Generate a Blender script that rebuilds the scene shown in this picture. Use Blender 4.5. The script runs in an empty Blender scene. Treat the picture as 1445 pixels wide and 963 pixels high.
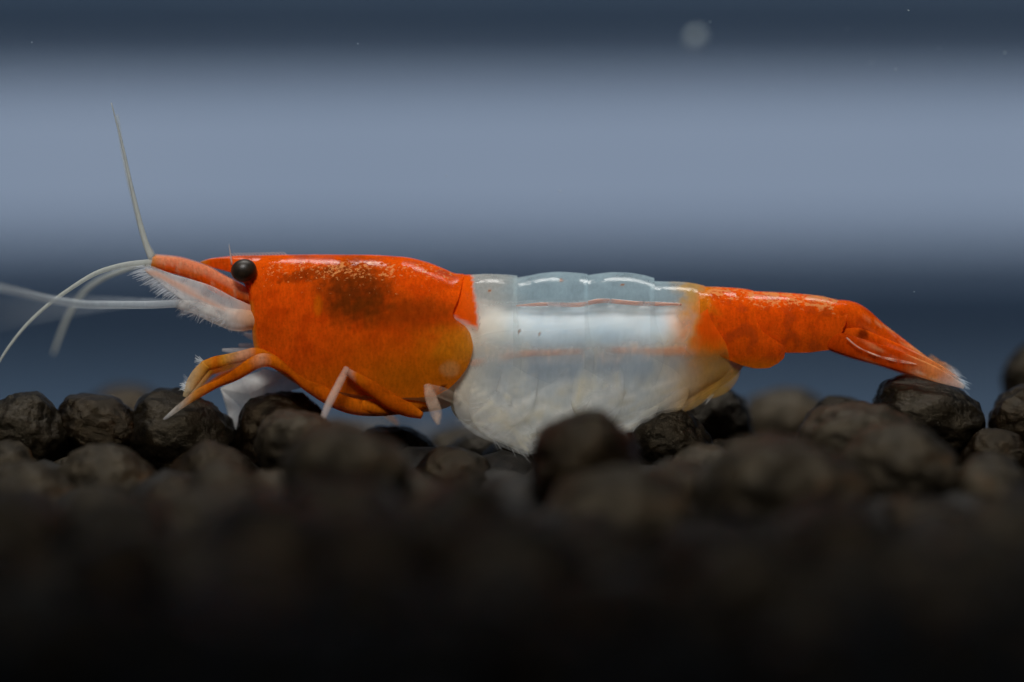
import bpy, math, random
import numpy as np
from mathutils import Vector, Matrix, noise

random.seed(7)
scene = bpy.context.scene
col = scene.collection

# ------------------------------------------------------------------ units
# one photograph pixel (1445 wide frame) in the plane of the shrimp = 0.0208 mm : the shrimp is about 25 mm long
S = 0.030 / 1445.0
CAM_D = 0.150                                   # macro working distance


def P(x, y, d=0.0):                             # picture-plane pixel + depth (pixels, + = away) -> metres
    return Vector(((x - 722.5) * S, d * S, (700.0 - y) * S))


# ------------------------------------------------------------------ camera
cam = bpy.data.cameras.new('camera')
cam.sensor_width = 36.0
cam.lens = 36.0 * CAM_D / 0.030
cam.clip_start = 0.01
cam.clip_end = 5.0
cam.dof.use_dof = True
cam.dof.focus_distance = CAM_D - 40 * S
cam.dof.aperture_fstop = (cam.lens / 1000.0) / 0.0088
cam_o = bpy.data.objects.new('camera', cam)
col.objects.link(cam_o)
cam_o.location = P(722.5, 481.5, 0) + Vector((0, -CAM_D, 0))
cam_o.rotation_euler = (math.radians(90), 0, 0)
scene.camera = cam_o

# ------------------------------------------------------------------ world: dim bluish room
w = bpy.data.worlds.new('World')
scene.world = w
w.use_nodes = True
w.node_tree.nodes['Background'].inputs[0].default_value = (0.55, 0.75, 1.0, 1)
w.node_tree.nodes['Background'].inputs[1].default_value = 0.045


# ------------------------------------------------------------------ aquarium lamp over the tank, added front fill
def area(name, loc, rot, sx, sy, power, color, spread):
    l = bpy.data.lights.new(name, 'AREA')
    l.shape = 'RECTANGLE'
    l.size, l.size_y = sx, sy
    l.energy = power
    l.color = color
    l.spread = math.radians(spread)
    o = bpy.data.objects.new(name, l)
    col.objects.link(o)
    o.location = loc
    o.rotation_euler = rot
    return o


area('aquarium_lamp', (0, 0.035, 0.085), (math.radians(10), 0, 0), 0.30, 0.05, 0.25, (1.0, 0.97, 0.92), 70)
lf = area('front_fill', (-0.015, -0.085, 0.095), (0, 0, 0), 0.16, 0.035, 0.0185, (1.0, 0.98, 0.96), 24)  # added soft fill from front above, brightens the shrimp's flank
lf.rotation_euler = (P(700, 420, 0) - lf.location).to_track_quat('-Z', 'Y').to_euler()

scene.view_settings.view_transform = 'Standard'
scene.view_settings.look = 'None'
scene.view_settings.exposure = 0.0
scene.view_settings.gamma = 1.0
scene.render.engine = 'CYCLES'
scene.cycles.use_denoising = True
scene.cycles.denoiser = 'OPENIMAGEDENOISE'
scene.cycles.max_bounces = 10
scene.cycles.transparent_max_bounces = 32
scene.cycles.caustics_reflective = False
scene.cycles.caustics_refractive = False


# ------------------------------------------------------------------ node helpers
def new_mat(name):
    m = bpy.data.materials.new(name)
    m.use_nodes = True
    m.node_tree.nodes.clear()
    return m, m.node_tree.nodes, m.node_tree.links


def nd(ns, t, **kw):
    n = ns.new(t)
    for k, v in kw.items():
        if k.startswith('i_'):
            n.inputs[k[2:].replace('_', ' ')].default_value = v
        else:
            setattr(n, k, v)
    return n


def shell_material(name, rough=0.22, spec=1.0, transl=0.35, bump=0.05, ior=1.33, mottle=0.35, dots=0.0):
    """Pigmented cuticle: colour and opacity of the pigment from the mesh attribute, cell mottling from noise."""
    m, ns, L = new_mat(name)
    out = nd(ns, 'ShaderNodeOutputMaterial')
    at = nd(ns, 'ShaderNodeAttribute', attribute_name='pigment')
    tc = nd(ns, 'ShaderNodeTexCoord')
    n1 = nd(ns, 'ShaderNodeTexNoise', i_Scale=9000.0, i_Detail=4.0, i_Roughness=0.6)
    n2 = nd(ns, 'ShaderNodeTexNoise', i_Scale=1700.0, i_Detail=3.0)
    mp = nd(ns, 'ShaderNodeMapping')
    mp.inputs['Scale'].default_value = (1.3, 1.0, 0.45)
    L.new(tc.outputs['Object'], mp.inputs['Vector'])
    L.new(mp.outputs[0], n1.inputs['Vector'])
    L.new(tc.outputs['Object'], n2.inputs['Vector'])
    mr = nd(ns, 'ShaderNodeMapRange')
    mr.inputs['From Min'].default_value = 0.3
    mr.inputs['From Max'].default_value = 0.7
    mr.inputs['To Min'].default_value = 1 - mottle
    mr.inputs['To Max'].default_value = 1 + mottle * 0.5
    L.new(n1.outputs['Fac'], mr.inputs['Value'])
    mr2 = nd(ns, 'ShaderNodeMapRange')
    mr2.inputs['From Min'].default_value = 0.3
    mr2.inputs['From Max'].default_value = 0.7
    mr2.inputs['To Min'].default_value = 1 - mottle * 0.5
    mr2.inputs['To Max'].default_value = 1 + mottle * 0.3
    L.new(n2.outputs['Fac'], mr2.inputs['Value'])
    mu = nd(ns, 'ShaderNodeMath', operation='MULTIPLY')
    L.new(mr.outputs[0], mu.inputs[0])
    L.new(mr2.outputs[0], mu.inputs[1])
    vm = nd(ns, 'ShaderNodeVectorMath', operation='SCALE')
    L.new(at.outputs['Color'], vm.inputs[0])
    L.new(mu.outputs[0], vm.inputs['Scale'])
    fa = nd(ns, 'ShaderNodeAttribute', attribute_name='fleck')
    n4 = nd(ns, 'ShaderNodeTexNoise', i_Scale=8200.0, i_Detail=5.0, i_Roughness=0.65)
    L.new(tc.outputs['Object'], n4.inputs['Vector'])
    ad = nd(ns, 'ShaderNodeMath', operation='MULTIPLY_ADD')
    L.new(fa.outputs['Fac'], ad.inputs[0])
    ad.inputs[1].default_value = 0.26
    L.new(n4.outputs['Fac'], ad.inputs[2])
    fm = nd(ns, 'ShaderNodeMapRange')
    fm.inputs['From Min'].default_value = 0.70
    fm.inputs['From Max'].default_value = 0.80
    fm.inputs['To Max'].default_value = 0.8
    L.new(ad.outputs[0], fm.inputs['Value'])
    vo = nd(ns, 'ShaderNodeTexVoronoi', i_Scale=11000.0)
    L.new(tc.outputs['Object'], vo.inputs['Vector'])
    vr = nd(ns, 'ShaderNodeMapRange')
    vr.inputs['From Min'].default_value = 0.15
    vr.inputs['From Max'].default_value = 0.5
    vr.inputs['To Min'].default_value = 1 - dots
    vr.inputs['To Max'].default_value = 1.0
    L.new(vo.outputs['Distance'], vr.inputs['Value'])
    vs = nd(ns, 'ShaderNodeVectorMath', operation='SCALE')
    L.new(vm.outputs[0], vs.inputs[0])
    L.new(vr.outputs[0], vs.inputs['Scale'])
    fx = nd(ns, 'ShaderNodeMix', data_type='RGBA')
    L.new(fm.outputs[0], fx.inputs['Factor'])
    L.new(vs.outputs[0], fx.inputs[6])
    fx.inputs[7].default_value = (0.80, 0.36, 0.11, 1)
    colour = fx.outputs[2]
    df = nd(ns, 'ShaderNodeBsdfDiffuse')
    tl = nd(ns, 'ShaderNodeBsdfTranslucent')
    L.new(colour, df.inputs['Color'])
    L.new(colour, tl.inputs['Color'])
    mx = nd(ns, 'ShaderNodeMixShader')
    mx.inputs[0].default_value = transl
    L.new(df.outputs[0], mx.inputs[1])
    L.new(tl.outputs[0], mx.inputs[2])
    tr = nd(ns, 'ShaderNodeBsdfTransparent')
    mo = nd(ns, 'ShaderNodeMixShader')
    L.new(at.outputs['Alpha'], mo.inputs[0])
    L.new(tr.outputs[0], mo.inputs[1])
    L.new(mx.outputs[0], mo.inputs[2])
    gl = nd(ns, 'ShaderNodeBsdfGlossy', i_Roughness=rough)
    gl.inputs['Color'].default_value = (spec, spec, spec, 1)
    fr = nd(ns, 'ShaderNodeFresnel', i_IOR=ior)
    mg = nd(ns, 'ShaderNodeMixShader')
    fc = nd(ns, 'ShaderNodeMath', operation='MINIMUM')
    sb = nd(ns, 'ShaderNodeMath', operation='SUBTRACT')
    sb.inputs[1].default_value = 0.006
    sb.use_clamp = True
    L.new(fr.outputs[0], sb.inputs[0])
    L.new(sb.outputs[0], fc.inputs[0])
    n5 = nd(ns, 'ShaderNodeTexNoise', i_Scale=1500.0, i_Detail=3.0)
    L.new(tc.outputs['Object'], n5.inputs['Vector'])
    m5 = nd(ns, 'ShaderNodeMapRange')
    m5.inputs['From Min'].default_value = 0.47
    m5.inputs['From Max'].default_value = 0.66
    m5.inputs['To Min'].default_value = 0.0
    m5.inputs['To Max'].default_value = 0.26
    L.new(n5.outputs['Fac'], m5.inputs['Value'])
    L.new(m5.outputs[0], fc.inputs[1])
    L.new(fc.outputs[0], mg.inputs[0])
    L.new(mo.outputs[0], mg.inputs[1])
    L.new(gl.outputs[0], mg.inputs[2])
    bp = nd(ns, 'ShaderNodeBump', i_Strength=bump, i_Distance=4e-5)
    bh = nd(ns, 'ShaderNodeMath', operation='MULTIPLY_ADD')
    L.new(n2.outputs['Fac'], bh.inputs[0])
    bh.inputs[1].default_value = 3.0
    L.new(n1.outputs['Fac'], bh.inputs[2])
    L.new(bh.outputs[0], bp.inputs['Height'])
    for s in (df, tl, gl, fr):
        L.new(bp.outputs[0], s.inputs['Normal'])
    L.new(mg.outputs[0], out.inputs[0])
    return m


def plain_material(name, c1, c2, scale, rough, spec=0.5, bump=0.0, dist=1e-4, detail=6.0, scale2=None, c3=None, tint=None):
    m, ns, L = new_mat(name)
    out = nd(ns, 'ShaderNodeOutputMaterial')
    b = nd(ns, 'ShaderNodeBsdfPrincipled')
    b.inputs['Roughness'].default_value = rough
    b.inputs['Specular IOR Level'].default_value = spec
    if tint:
        b.inputs['Specular Tint'].default_value = (*tint, 1)
    tc = nd(ns, 'ShaderNodeTexCoord')
    n1 = nd(ns, 'ShaderNodeTexNoise', i_Scale=scale, i_Detail=detail, i_Roughness=0.62)
    L.new(tc.outputs['Object'], n1.inputs['Vector'])
    rp = nd(ns, 'ShaderNodeValToRGB')
    rp.color_ramp.elements[0].position = 0.35
    rp.color_ramp.elements[0].color = (*c1, 1)
    rp.color_ramp.elements[1].position = 0.68
    rp.color_ramp.elements[1].color = (*c2, 1)
    L.new(n1.outputs['Fac'], rp.inputs[0])
    c = rp.outputs[0]
    if c3 is not None:
        n3 = nd(ns, 'ShaderNodeTexNoise', i_Scale=scale2, i_Detail=3.0)
        L.new(tc.outputs['Object'], n3.inputs['Vector'])
        r3 = nd(ns, 'ShaderNodeValToRGB')
        r3.color_ramp.elements[0].position = 0.60
        r3.color_ramp.elements[0].color = (0, 0, 0, 1)
        r3.color_ramp.elements[1].position = 0.72
        r3.color_ramp.elements[1].color = (1, 1, 1, 1)
        L.new(n3.outputs['Fac'], r3.inputs[0])
        mix = nd(ns, 'ShaderNodeMix', data_type='RGBA')
        L.new(r3.outputs[0], mix.inputs['Factor'])
        L.new(c, mix.inputs[6])
        mix.inputs[7].default_value = (*c3, 1)
        c = mix.outputs[2]
    L.new(c, b.inputs['Base Color'])
    if bump:
        bp = nd(ns, 'ShaderNodeBump', i_Strength=bump, i_Distance=dist)
        L.new(n1.outputs['Fac'], bp.inputs['Height'])
        L.new(bp.outputs[0], b.inputs['Normal'])
    L.new(b.outputs[0], out.inputs[0])
    return m


M_SHELL = shell_material('pigmented_cuticle', rough=0.16, transl=0.46, ior=1.13, mottle=0.2, dots=0.13)
M_CLEAR = shell_material('clear_cuticle', rough=0.13, transl=0.45, ior=1.14, mottle=0.12, bump=0.03)
def flesh_material(name):
    m, ns, L = new_mat(name)
    out = nd(ns, 'ShaderNodeOutputMaterial')
    at = nd(ns, 'ShaderNodeAttribute', attribute_name='pigment')
    b = nd(ns, 'ShaderNodeBsdfPrincipled')
    b.inputs['Roughness'].default_value = 0.5
    b.inputs['Specular IOR Level'].default_value = 0.05
    b.inputs['Subsurface Weight'].default_value = 1.0
    b.inputs['Subsurface Radius'].default_value = (1.0, 0.9, 0.85)
    b.inputs['Subsurface Scale'].default_value = 0.0005
    L.new(at.outputs['Color'], b.inputs['Base Color'])
    L.new(at.outputs['Alpha'], b.inputs['Alpha'])
    L.new(b.outputs[0], out.inputs[0])
    return m


M_FLESH = flesh_material('muscle_tissue')
M_HAIR = shell_material('pale_bristle', rough=0.4, spec=0.5, transl=0.5, mottle=0.0, bump=0.0)
M_EYE = plain_material('black_cornea', (0.010, 0.007, 0.004), (0.026, 0.015, 0.008), 6000, 0.42, 0.35)
M_GRAN = plain_material('baked_soil', (0.0008, 0.0005, 0.0004), (0.0095, 0.0053, 0.0022), 3.2, 0.25, 0.20, 1.0, 1.6e-4, detail=9.0,
                        scale2=1.3, c3=(0.022, 0.0085, 0.002), tint=(1, .78, .48))
M_GRAN2 = plain_material('grey_baked_soil', (0.0012, 0.001, 0.0007), (0.011, 0.0078, 0.0042), 2.6, 0.28, 0.16, 1.0, 1.6e-4, detail=9.0, tint=(1, .82, .56))
M_GRAN3 = plain_material('lit_grey_soil', (0.004, 0.0033, 0.0023), (0.040, 0.031, 0.020), 1.8, 0.36, 0.14, 1.0, 1.6e-4, detail=9.0, scale2=1.1, c3=(0.055, 0.023, 0.006), tint=(1, .84, .6))  # lighter soil copy: light on the paler granules is put into its colour
M_GRAVEL = plain_material('deep_soil', (0.003, 0.0026, 0.002), (0.014, 0.011, 0.008), 2400, 0.6, 0.2, 0.6, 1.2e-4)
M_BED = plain_material('dark_soil', (0.008, 0.007, 0.006), (0.02, 0.016, 0.012), 900, 0.9, 0.1, 0.5, 3e-4)
M_PALE = plain_material('pale_blue_film', (0.172, 0.232, 0.340), (0.200, 0.258, 0.365), 22, 0.7, 0.2)
M_SLATE = plain_material('slate_blue_film', (0.029, 0.054, 0.095), (0.036, 0.061, 0.102), 60, 0.7, 0.2)
M_DARK = plain_material('dark_blue_film', (0.0075, 0.020, 0.043), (0.010, 0.023, 0.047), 60, 0.7, 0.2)
M_MID = plain_material('mid_blue_film', (0.076, 0.112, 0.175), (0.084, 0.12, 0.185), 22, 0.7, 0.2)
M_MOTE = plain_material('pale_mote', (0.26, 0.32, 0.36), (0.34, 0.40, 0.42), 9000, 0.6, 0.3)


# ------------------------------------------------------------------ mesh helpers
def spl(xs, ys, x):
    """Catmull-Rom style interpolation through (xs, ys)."""
    xs = np.asarray(xs, float)
    ys = np.asarray(ys, float)
    x = np.clip(np.asarray(x, float), xs[0], xs[-1])
    dl = np.diff(ys) / np.diff(xs)
    m = np.empty_like(ys)
    m[0], m[-1] = dl[0], dl[-1]
    for k in range(1, len(ys) - 1):
        m[k] = 0 if dl[k - 1] * dl[k] <= 0 else 2 * dl[k - 1] * dl[k] / (dl[k - 1] + dl[k])
    i = np.clip(np.searchsorted(xs, x, side='right') - 1, 0, len(xs) - 2)
    h = xs[i + 1] - xs[i]
    t = (x - xs[i]) / h
    return ((2 * t**3 - 3 * t**2 + 1) * ys[i] + (t**3 - 2 * t**2 + t) * h * m[i]
            + (-2 * t**3 + 3 * t**2) * ys[i + 1] + (t**3 - t**2) * h * m[i + 1])


def tag(o, label=None, cat=None, group=None, kind=None):
    for k, v in (('label', label), ('category', cat), ('group', group), ('kind', kind)):
        if v:
            o[k] = v
    return o


def build(name, pts, faces, mat, parent=None, root=None, pig=None, smooth=True):
    """pts in pixels (x, y, d); root = metres origin; pig(x, y, d) -> (r, g, b, opacity)."""
    o0 = root if root is not None else Vector((0, 0, 0))
    me = bpy.data.meshes.new(name)
    me.from_pydata([tuple(P(*p) - o0) for p in pts], [], faces)
    if pig is not None:
        a = me.attributes.new('pigment', 'FLOAT_COLOR', 'POINT')
        buf = [pig(*p) for p in pts]
        a.data.foreach_set('color', np.array([c[:4] for c in buf], dtype=np.float32).ravel())
        if len(buf[0]) > 4:
            a = me.attributes.new('fleck', 'FLOAT', 'POINT')
            a.data.foreach_set('value', np.array([c[4] for c in buf], dtype=np.float32))
    if smooth:
        me.polygons.foreach_set('use_smooth', [True] * len(me.polygons))
    me.materials.append(mat)
    me.update()
    o = bpy.data.objects.new(name, me)
    col.objects.link(o)
    if parent is not None:
        o.parent = parent
    else:
        o.location = o0
    return o


def sweep_geo(path, a, b, n=14, steps=28, pw=1.0, base=0):
    """Elliptical tube along path: a = half size in the picture plane, b = half size in depth."""
    path = np.asarray(path, float)
    k = np.concatenate([[0], np.cumsum(np.linalg.norm(np.diff(path, axis=0), axis=1))])
    k /= k[-1]
    u = np.linspace(0, 1, steps + 1)
    c = np.stack([spl(k, path[:, j], u) for j in range(3)], 1)
    ka = np.linspace(0, 1, len(a))
    A = spl(ka, a, u)
    B = spl(np.linspace(0, 1, len(b)), b, u)
    T = np.gradient(c, axis=0)
    T /= np.linalg.norm(T, axis=1)[:, None] + 1e-9
    pts, faces = [], []
    for i in range(steps + 1):
        t = T[i]
        q = np.array([-t[1], t[0], 0.0])
        l = np.linalg.norm(q)
        q = q / l if l > 1e-6 else np.array([1.0, 0, 0])
        r = np.cross(t, q)
        for j in range(n):
            f = 2 * math.pi * j / n
            cs, sn = math.cos(f), math.sin(f)
            cs = math.copysign(abs(cs) ** pw, cs)
            sn = math.copysign(abs(sn) ** pw, sn)
            pts.append(tuple(c[i] + q * A[i] * cs + r * B[i] * sn))
    for i in range(steps):
        for j in range(n):
            faces.append((base + i * n + j, base + i * n + (j + 1) % n, base + (i + 1) * n + (j + 1) % n, base + (i + 1) * n + j))
    faces.append(tuple(base + j for j in range(n))[::-1])
    faces.append(tuple(base + steps * n + j for j in range(n)))
    return pts, faces


def sweep(name, path, a, b, mat, parent, root, pig, n=14, steps=28, pw=1.0):
    pts, faces = sweep_geo(path, a, b, n, steps, pw)
    return build(name, pts, faces, mat, parent, root, pig)


def hairs(name, lines, r0, parent, root, pig, mat=None, r1=0.25):
    pts, faces = [], []
    for ln in lines:
        p, f = sweep_geo(ln, [r0, (r0 + r1) / 2, r1], [r0, (r0 + r1) / 2, r1], n=4, steps=5, base=len(pts))
        pts += p
        faces += f
    o = build(name, pts, faces, mat or M_HAIR, parent, root, pig)
    o['kind'] = 'stuff'
    return o


def sstep(a, b, x):
    t = min(1.0, max(0.0, (x - a) / (b - a)))
    return t * t * (3 - 2 * t)


def mixc(a, b, t):
    return tuple(a[i] * (1 - t) + b[i] * t for i in range(4))


def nz(x, y, d, f):
    return noise.fractal(Vector((x * f, y * f, d * f)), 1.0, 2.0, 4)       # about -1..1


def const(*c):
    return lambda x, y, d: c


# ------------------------------------------------------------------ setting: backdrop behind the tank water, soil under the granules
BD = 0.070
KB = (CAM_D + BD) / CAM_D


def back_board(name, y0, y1, mat, proud, parent=None):
    """horizontal film strip on the back pane that spans picture rows y0..y1"""
    Y0, Y1 = 481.5 + (y0 - 481.5) * KB, 481.5 + (y1 - 481.5) * KB
    d0 = BD / S - proud
    d1 = BD / S + 60
    x0, x1 = -2600, 4045
    pts = [(x, y, d) for x in (x0, x1) for y in (Y0, Y1) for d in (d0, d1)]
    faces = [(0, 1, 3, 2), (4, 6, 7, 5), (0, 4, 5, 1), (2, 3, 7, 6), (0, 2, 6, 4), (1, 5, 7, 3)]
    return build(name, pts, faces, mat, parent, smooth=False)


bd = back_board('back_wall', -900, 1100, M_SLATE, 0)
tag(bd, kind='structure')
back_board('pale_strip', 122, 330, M_PALE, 8, bd)
back_board('mid_strip', 84, 121, M_MID, 7, bd)
back_board('mid_strip', 331, 367, M_MID, 7, bd)
back_board('dark_strip', 368, 488, M_DARK, 10, bd)
back_board('upper_strip', -5, 83, M_DARK, 9, bd)


def bed_y(d):
    """picture row of the granule centres of the top layer at depth d"""
    return 618 + (0.150 * -d if d < 0 else 0.05 * d)


gx = np.linspace(-1500, 2945, 90)
gd = np.linspace(-2300, BD / S - 60, 80)
pts = [(x, bed_y(d) + 75 + 10 * noise.noise(Vector((x * .02, d * .02, 3))), d) for d in gd for x in gx]
faces = [(j * 90 + i, j * 90 + i + 1, (j + 1) * 90 + i + 1, (j + 1) * 90 + i) for j in range(79) for i in range(89)]
tag(build('substrate_ground', pts, faces, M_BED), kind='structure')

# ------------------------------------------------------------------ soil granules
import bmesh


def granule_mesh(seed, sub, mat):
    bm = bmesh.new()
    bmesh.ops.create_icosphere(bm, subdivisions=sub, radius=1.0)
    rnd = random.Random(seed)
    off = Vector((rnd.uniform(-50, 50), rnd.uniform(-50, 50), rnd.uniform(-50, 50)))
    planes = [(Vector((rnd.gauss(0, 1), rnd.gauss(0, 1), rnd.gauss(0, 1))).normalized(), rnd.uniform(.87, .98)) for _ in range(4)]
    for v in bm.verts:
        p = v.co.copy()
        r = 1 + 0.16 * noise.noise(p * 1.1 + off) + 0.06 * noise.noise(p * 2.7 + off)
        if sub > 3:
            r += 0.050 * noise.fractal(p * 5 + off, 0.75, 2.1, 6)
        q = p * r
        for nrm, h in planes:                           # worn flats
            e = q.dot(nrm) - h
            if e > 0:
                q -= nrm * e * 0.6
        v.co = q
    me = bpy.data.meshes.new('soil_granule')
    bm.to_mesh(me)
    bm.free()
    me.polygons.foreach_set('use_smooth', [True] * len(me.polygons))
    me.materials.append(mat)
    return me


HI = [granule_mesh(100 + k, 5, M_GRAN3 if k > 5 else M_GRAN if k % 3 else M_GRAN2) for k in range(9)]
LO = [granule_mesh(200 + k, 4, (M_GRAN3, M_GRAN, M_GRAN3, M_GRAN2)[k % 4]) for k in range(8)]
placed = []


def granule(x, y, d, rx, ry, rd=None, tilt=0.0, mesh=None, label=None, group=None, scr=True, yaw=None):
    """x, y = where the centre shows in the picture; brought to its real place at depth d"""
    if scr:
        k = (CAM_D / S + d) / (CAM_D / S)
        x, y = 722.5 + (x - 722.5) * k, 481.5 + (y - 481.5) * k
        rx, ry = rx * k, ry * k
    rd = rd or (rx + ry) / 2
    o = bpy.data.objects.new('soil_granule', mesh)
    col.objects.link(o)
    o.location = P(x, y, d)
    o.scale = (rx * S, rd * S, ry * S)
    o.rotation_euler = (0, tilt, 0)
    placed.append((x, y, d, (rx + ry + rd) / 3))
    tag(o, label, 'granule', group or 'soil granules of the tank floor')
    return o


hero = [
    # x, y, d, rx, ry, tilt, mesh, label
    (34, 618, -10, 66, 60, 0.3, 0, 'rounded black granule with a ribbed pale crest, beside the lumpy granule'),
    (140, 606, 0, 64, 47, 0.35, 1, 'lumpy black granule with a bright rim sloping away from the shrimp head'),
    (178, 592, 520, 62, 48, 0.0, 2, 'blurred brown granule behind the lumpy black granule'),
    (256, 622, 10, 83, 70, 0.25, 3, 'black granule that the pale tip of the front leg rests on'),
    (399, 622, 12, 71, 68, -0.3, 4, 'black granule under the throat, beside the pale flake'),
    (340, 672, 55, 52, 50, 0.0, 2, 'black granule deep in the cleft below the pale flake'),
    (415, 628, -130, 56, 52, -0.2, 6, 'brown hazy granule in front of the granule beside the pale flake'),
    (487, 672, -420, 92, 76, 0.1, 6, 'big blurred granule in front of the pale walking leg'),
    (552, 652, 60, 68, 52, 0.0, 2, 'black granule below the last two orange walking legs'),
    (640, 688, -90, 64, 55, 0.1, 4, 'brown granule with a thin lit outline below the swimmerets'),
    (655, 648, 330, 60, 46, 0.0, 3, 'hazy dark granule seen in the gap behind the belly'),
    (722, 672, 40, 46, 52, 0.0, 1, 'dark granule touched by the lowest swimmeret tips'),
    (826, 655, -330, 78, 74, 0.0, 5, 'dark blurred granule standing before the white swimmerets'),
    (945, 628, -10, 60, 50, 0.2, 0, 'speckled brown granule under the rear swimmerets'),
    (1005, 606, 130, 60, 66, 0.0, 3, 'tall black granule behind the rear swimmerets below the orange belly'),
    (1108, 604, 380, 64, 54, 0.0, 7, 'blurred granule with a pale cap standing alone behind the tail stalk'),
    (1076, 642, -40, 44, 30, 0.0, 2, 'small granule with a sharp pale crest under the tail stalk'),
    (1186, 606, 80, 50, 46, 0.0, 4, 'granule peeping out behind the hazy one before the tail fan'),
    (1212, 632, -140, 90, 62, 0.1, 7, 'hazy grey granule in front of the granule under the tail fan'),
    (1310, 594, 0, 86, 60, 0.22, 3, 'reddish black granule directly under the tail fan'),
    (1270, 668, -260, 92, 72, 0.1, 8, 'blurred grey granule below the reddish granule under the tail fan'),
    (1455, 540, 260, 42, 50, 0.0, 0, 'blurred granule piled highest beyond the tail fan tip'),
    (1452, 598, 20, 58, 56, -0.5, 2, 'black granule with a bright slanting edge beyond the tail fan tip'),
    (1405, 652, -70, 50, 46, 0.0, 4, 'small hazy granule leaning on the reddish granule under the tail fan'),
    (152, 690, -160, 78, 64, 0.1, 8, 'hazy granule in front of the lumpy black granule'),
    (288, 665, -40, 50, 38, 0.0, 1, 'small granule with two pale spots below the one bearing the leg tip'),
    (1105, 710, -380, 125, 96, 0.1, 6, 'largest blurred grey granule in front of the tail stalk'),
    (872, 745, -470, 105, 84, 0.0, 7, 'blurred brown granule in front of the one before the white swimmerets'),
    (40, 720, -220, 84, 70, 0.0, 8, 'hazy dark granule in front of the one with the ribbed crest'),
    (640, 760, -460, 92, 70, 0.0, 6, 'blurred granule in front of the one with the thin lit outline'),
    (310, 770, -480, 110, 84, 0.0, 7, 'broad blurred granule in front of the one with two pale spots'),
]
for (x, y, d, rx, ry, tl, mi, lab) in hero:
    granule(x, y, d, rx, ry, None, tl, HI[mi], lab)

# the rest of the top layer, packed without overlap round the ones above
rnd = random.Random(11)
SH_X0, SH_X1 = 215, 1180
count = 0
cells = [(x, d) for d in list(np.arange(-1500, -400, 132)) + list(np.arange(-360, 640, 98)) for x in np.arange(-240, 1700, 150 if d < -380 else 112)]
for (x0, d0) in cells:
    best = None
    for _ in range(14):
        x = x0 + rnd.uniform(-56, 56)
        d = d0 + rnd.uniform(-49, 49)
        r = rnd.uniform(46, 70) if d > -380 else rnd.uniform(64, 100)
        y = bed_y(d) + rnd.uniform(-14, 30) + max(0, r - 62)
        if -560 < d < 320:
            y += 50 if SH_X0 < x < SH_X1 else 34
            if 600 < x < 900 and d < 0:
                y += 34
        elif d >= 320:
            y += 30
        gap = min((math.dist((x, y, d), q[:3]) - 0.86 * (r + q[3]) for q in placed), default=99)
        if gap > 0 and (best is None or gap < best[0]):
            best = (gap, x, y, d, r)
    if best is None or count >= 235:
        continue
    _, x, y, d, r = best
    far = d > 150
    front = d < -300
    gm = LO[rnd.randrange(8)]
    look = {'lit_grey_soil': 'lit-toned greyish', 'baked_soil': 'rusty black', 'grey_baked_soil': 'dull near-black'}[gm.materials[0].name]
    lab = (f'blurred {look} granule on the shaded soil slope in front of the shrimp' if front else
           f'{look} granule in the hazy soil behind the shrimp' if far else f'{look} granule packed in the soil round the shrimp')
    o = granule(x, y, d, r * rnd.uniform(.9, 1.15), r * rnd.uniform(.82, 1.0), r, rnd.uniform(-.5, .5),
                gm, lab,
                'granules of the front slope' if front else 'granules behind the shrimp' if far else 'granules round the shrimp', scr=False)
    o.rotation_euler = (rnd.uniform(-.6, .6), rnd.uniform(-.5, .5), rnd.uniform(0, 6.3))
    count += 1

# lower layer and the bed outside the frame: one mass
V, F = [], []
src = [granule_mesh(300 + k, 2, M_GRAN) for k in range(4)]
srcd = [(np.array([v.co[:] for v in m.vertices]), [tuple(p.vertices) for p in m.polygons]) for m in src]
for d in np.arange(-2250, 2750, 125):
    for x in np.arange(-1450, 2900, 125):
        inside = -230 < x < 1690 and -1520 < d < 640
        xx, dd = x + rnd.uniform(-50, 50), d + rnd.uniform(-50, 50)
        yy = bed_y(dd) + (78 if inside else 16) + rnd.uniform(-8, 14)
        r = rnd.uniform(56, 74)
        v, f = srcd[rnd.randrange(4)]
        a = rnd.uniform(0, 6.3)
        R = np.array([[math.cos(a), -math.sin(a), 0], [math.sin(a), math.cos(a), 0], [0, 0, 1]])
        q = (v @ R.T) * r
        b0 = len(V)
        V += [(xx + p[0], yy + p[1], dd + p[2]) for p in q]
        F += [tuple(b0 + i for i in fc) for fc in f]
o = build('soil_gravel', V, F, M_GRAVEL)
tag(o, 'dark soil granules of the deeper layer and outer tank floor', 'gravel', kind='stuff')

# ------------------------------------------------------------------ the shrimp
ROOT = P(640, 600, 0)
shrimp = bpy.data.objects.new('shrimp', None)
col.objects.link(shrimp)
shrimp.location = ROOT
shrimp.empty_display_size = 0.002
tag(shrimp, 'orange and white banded dwarf shrimp standing side-on on the dark soil', 'shrimp')

ORANGE = (0.86, 0.115, 0.004, 0.97)
DEEP = (0.62, 0.065, 0.002, 0.97)
AMBER = (0.68, 0.165, 0.003, 0.95)
YELLOW = (0.70, 0.27, 0.01, 0.90)
CREAM = (0.85, 0.50, 0.22, 0.97)
BROWN = (0.075, 0.022, 0.004, 0.97)
WHITE = (0.80, 0.84, 0.82, 0.80)


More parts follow.
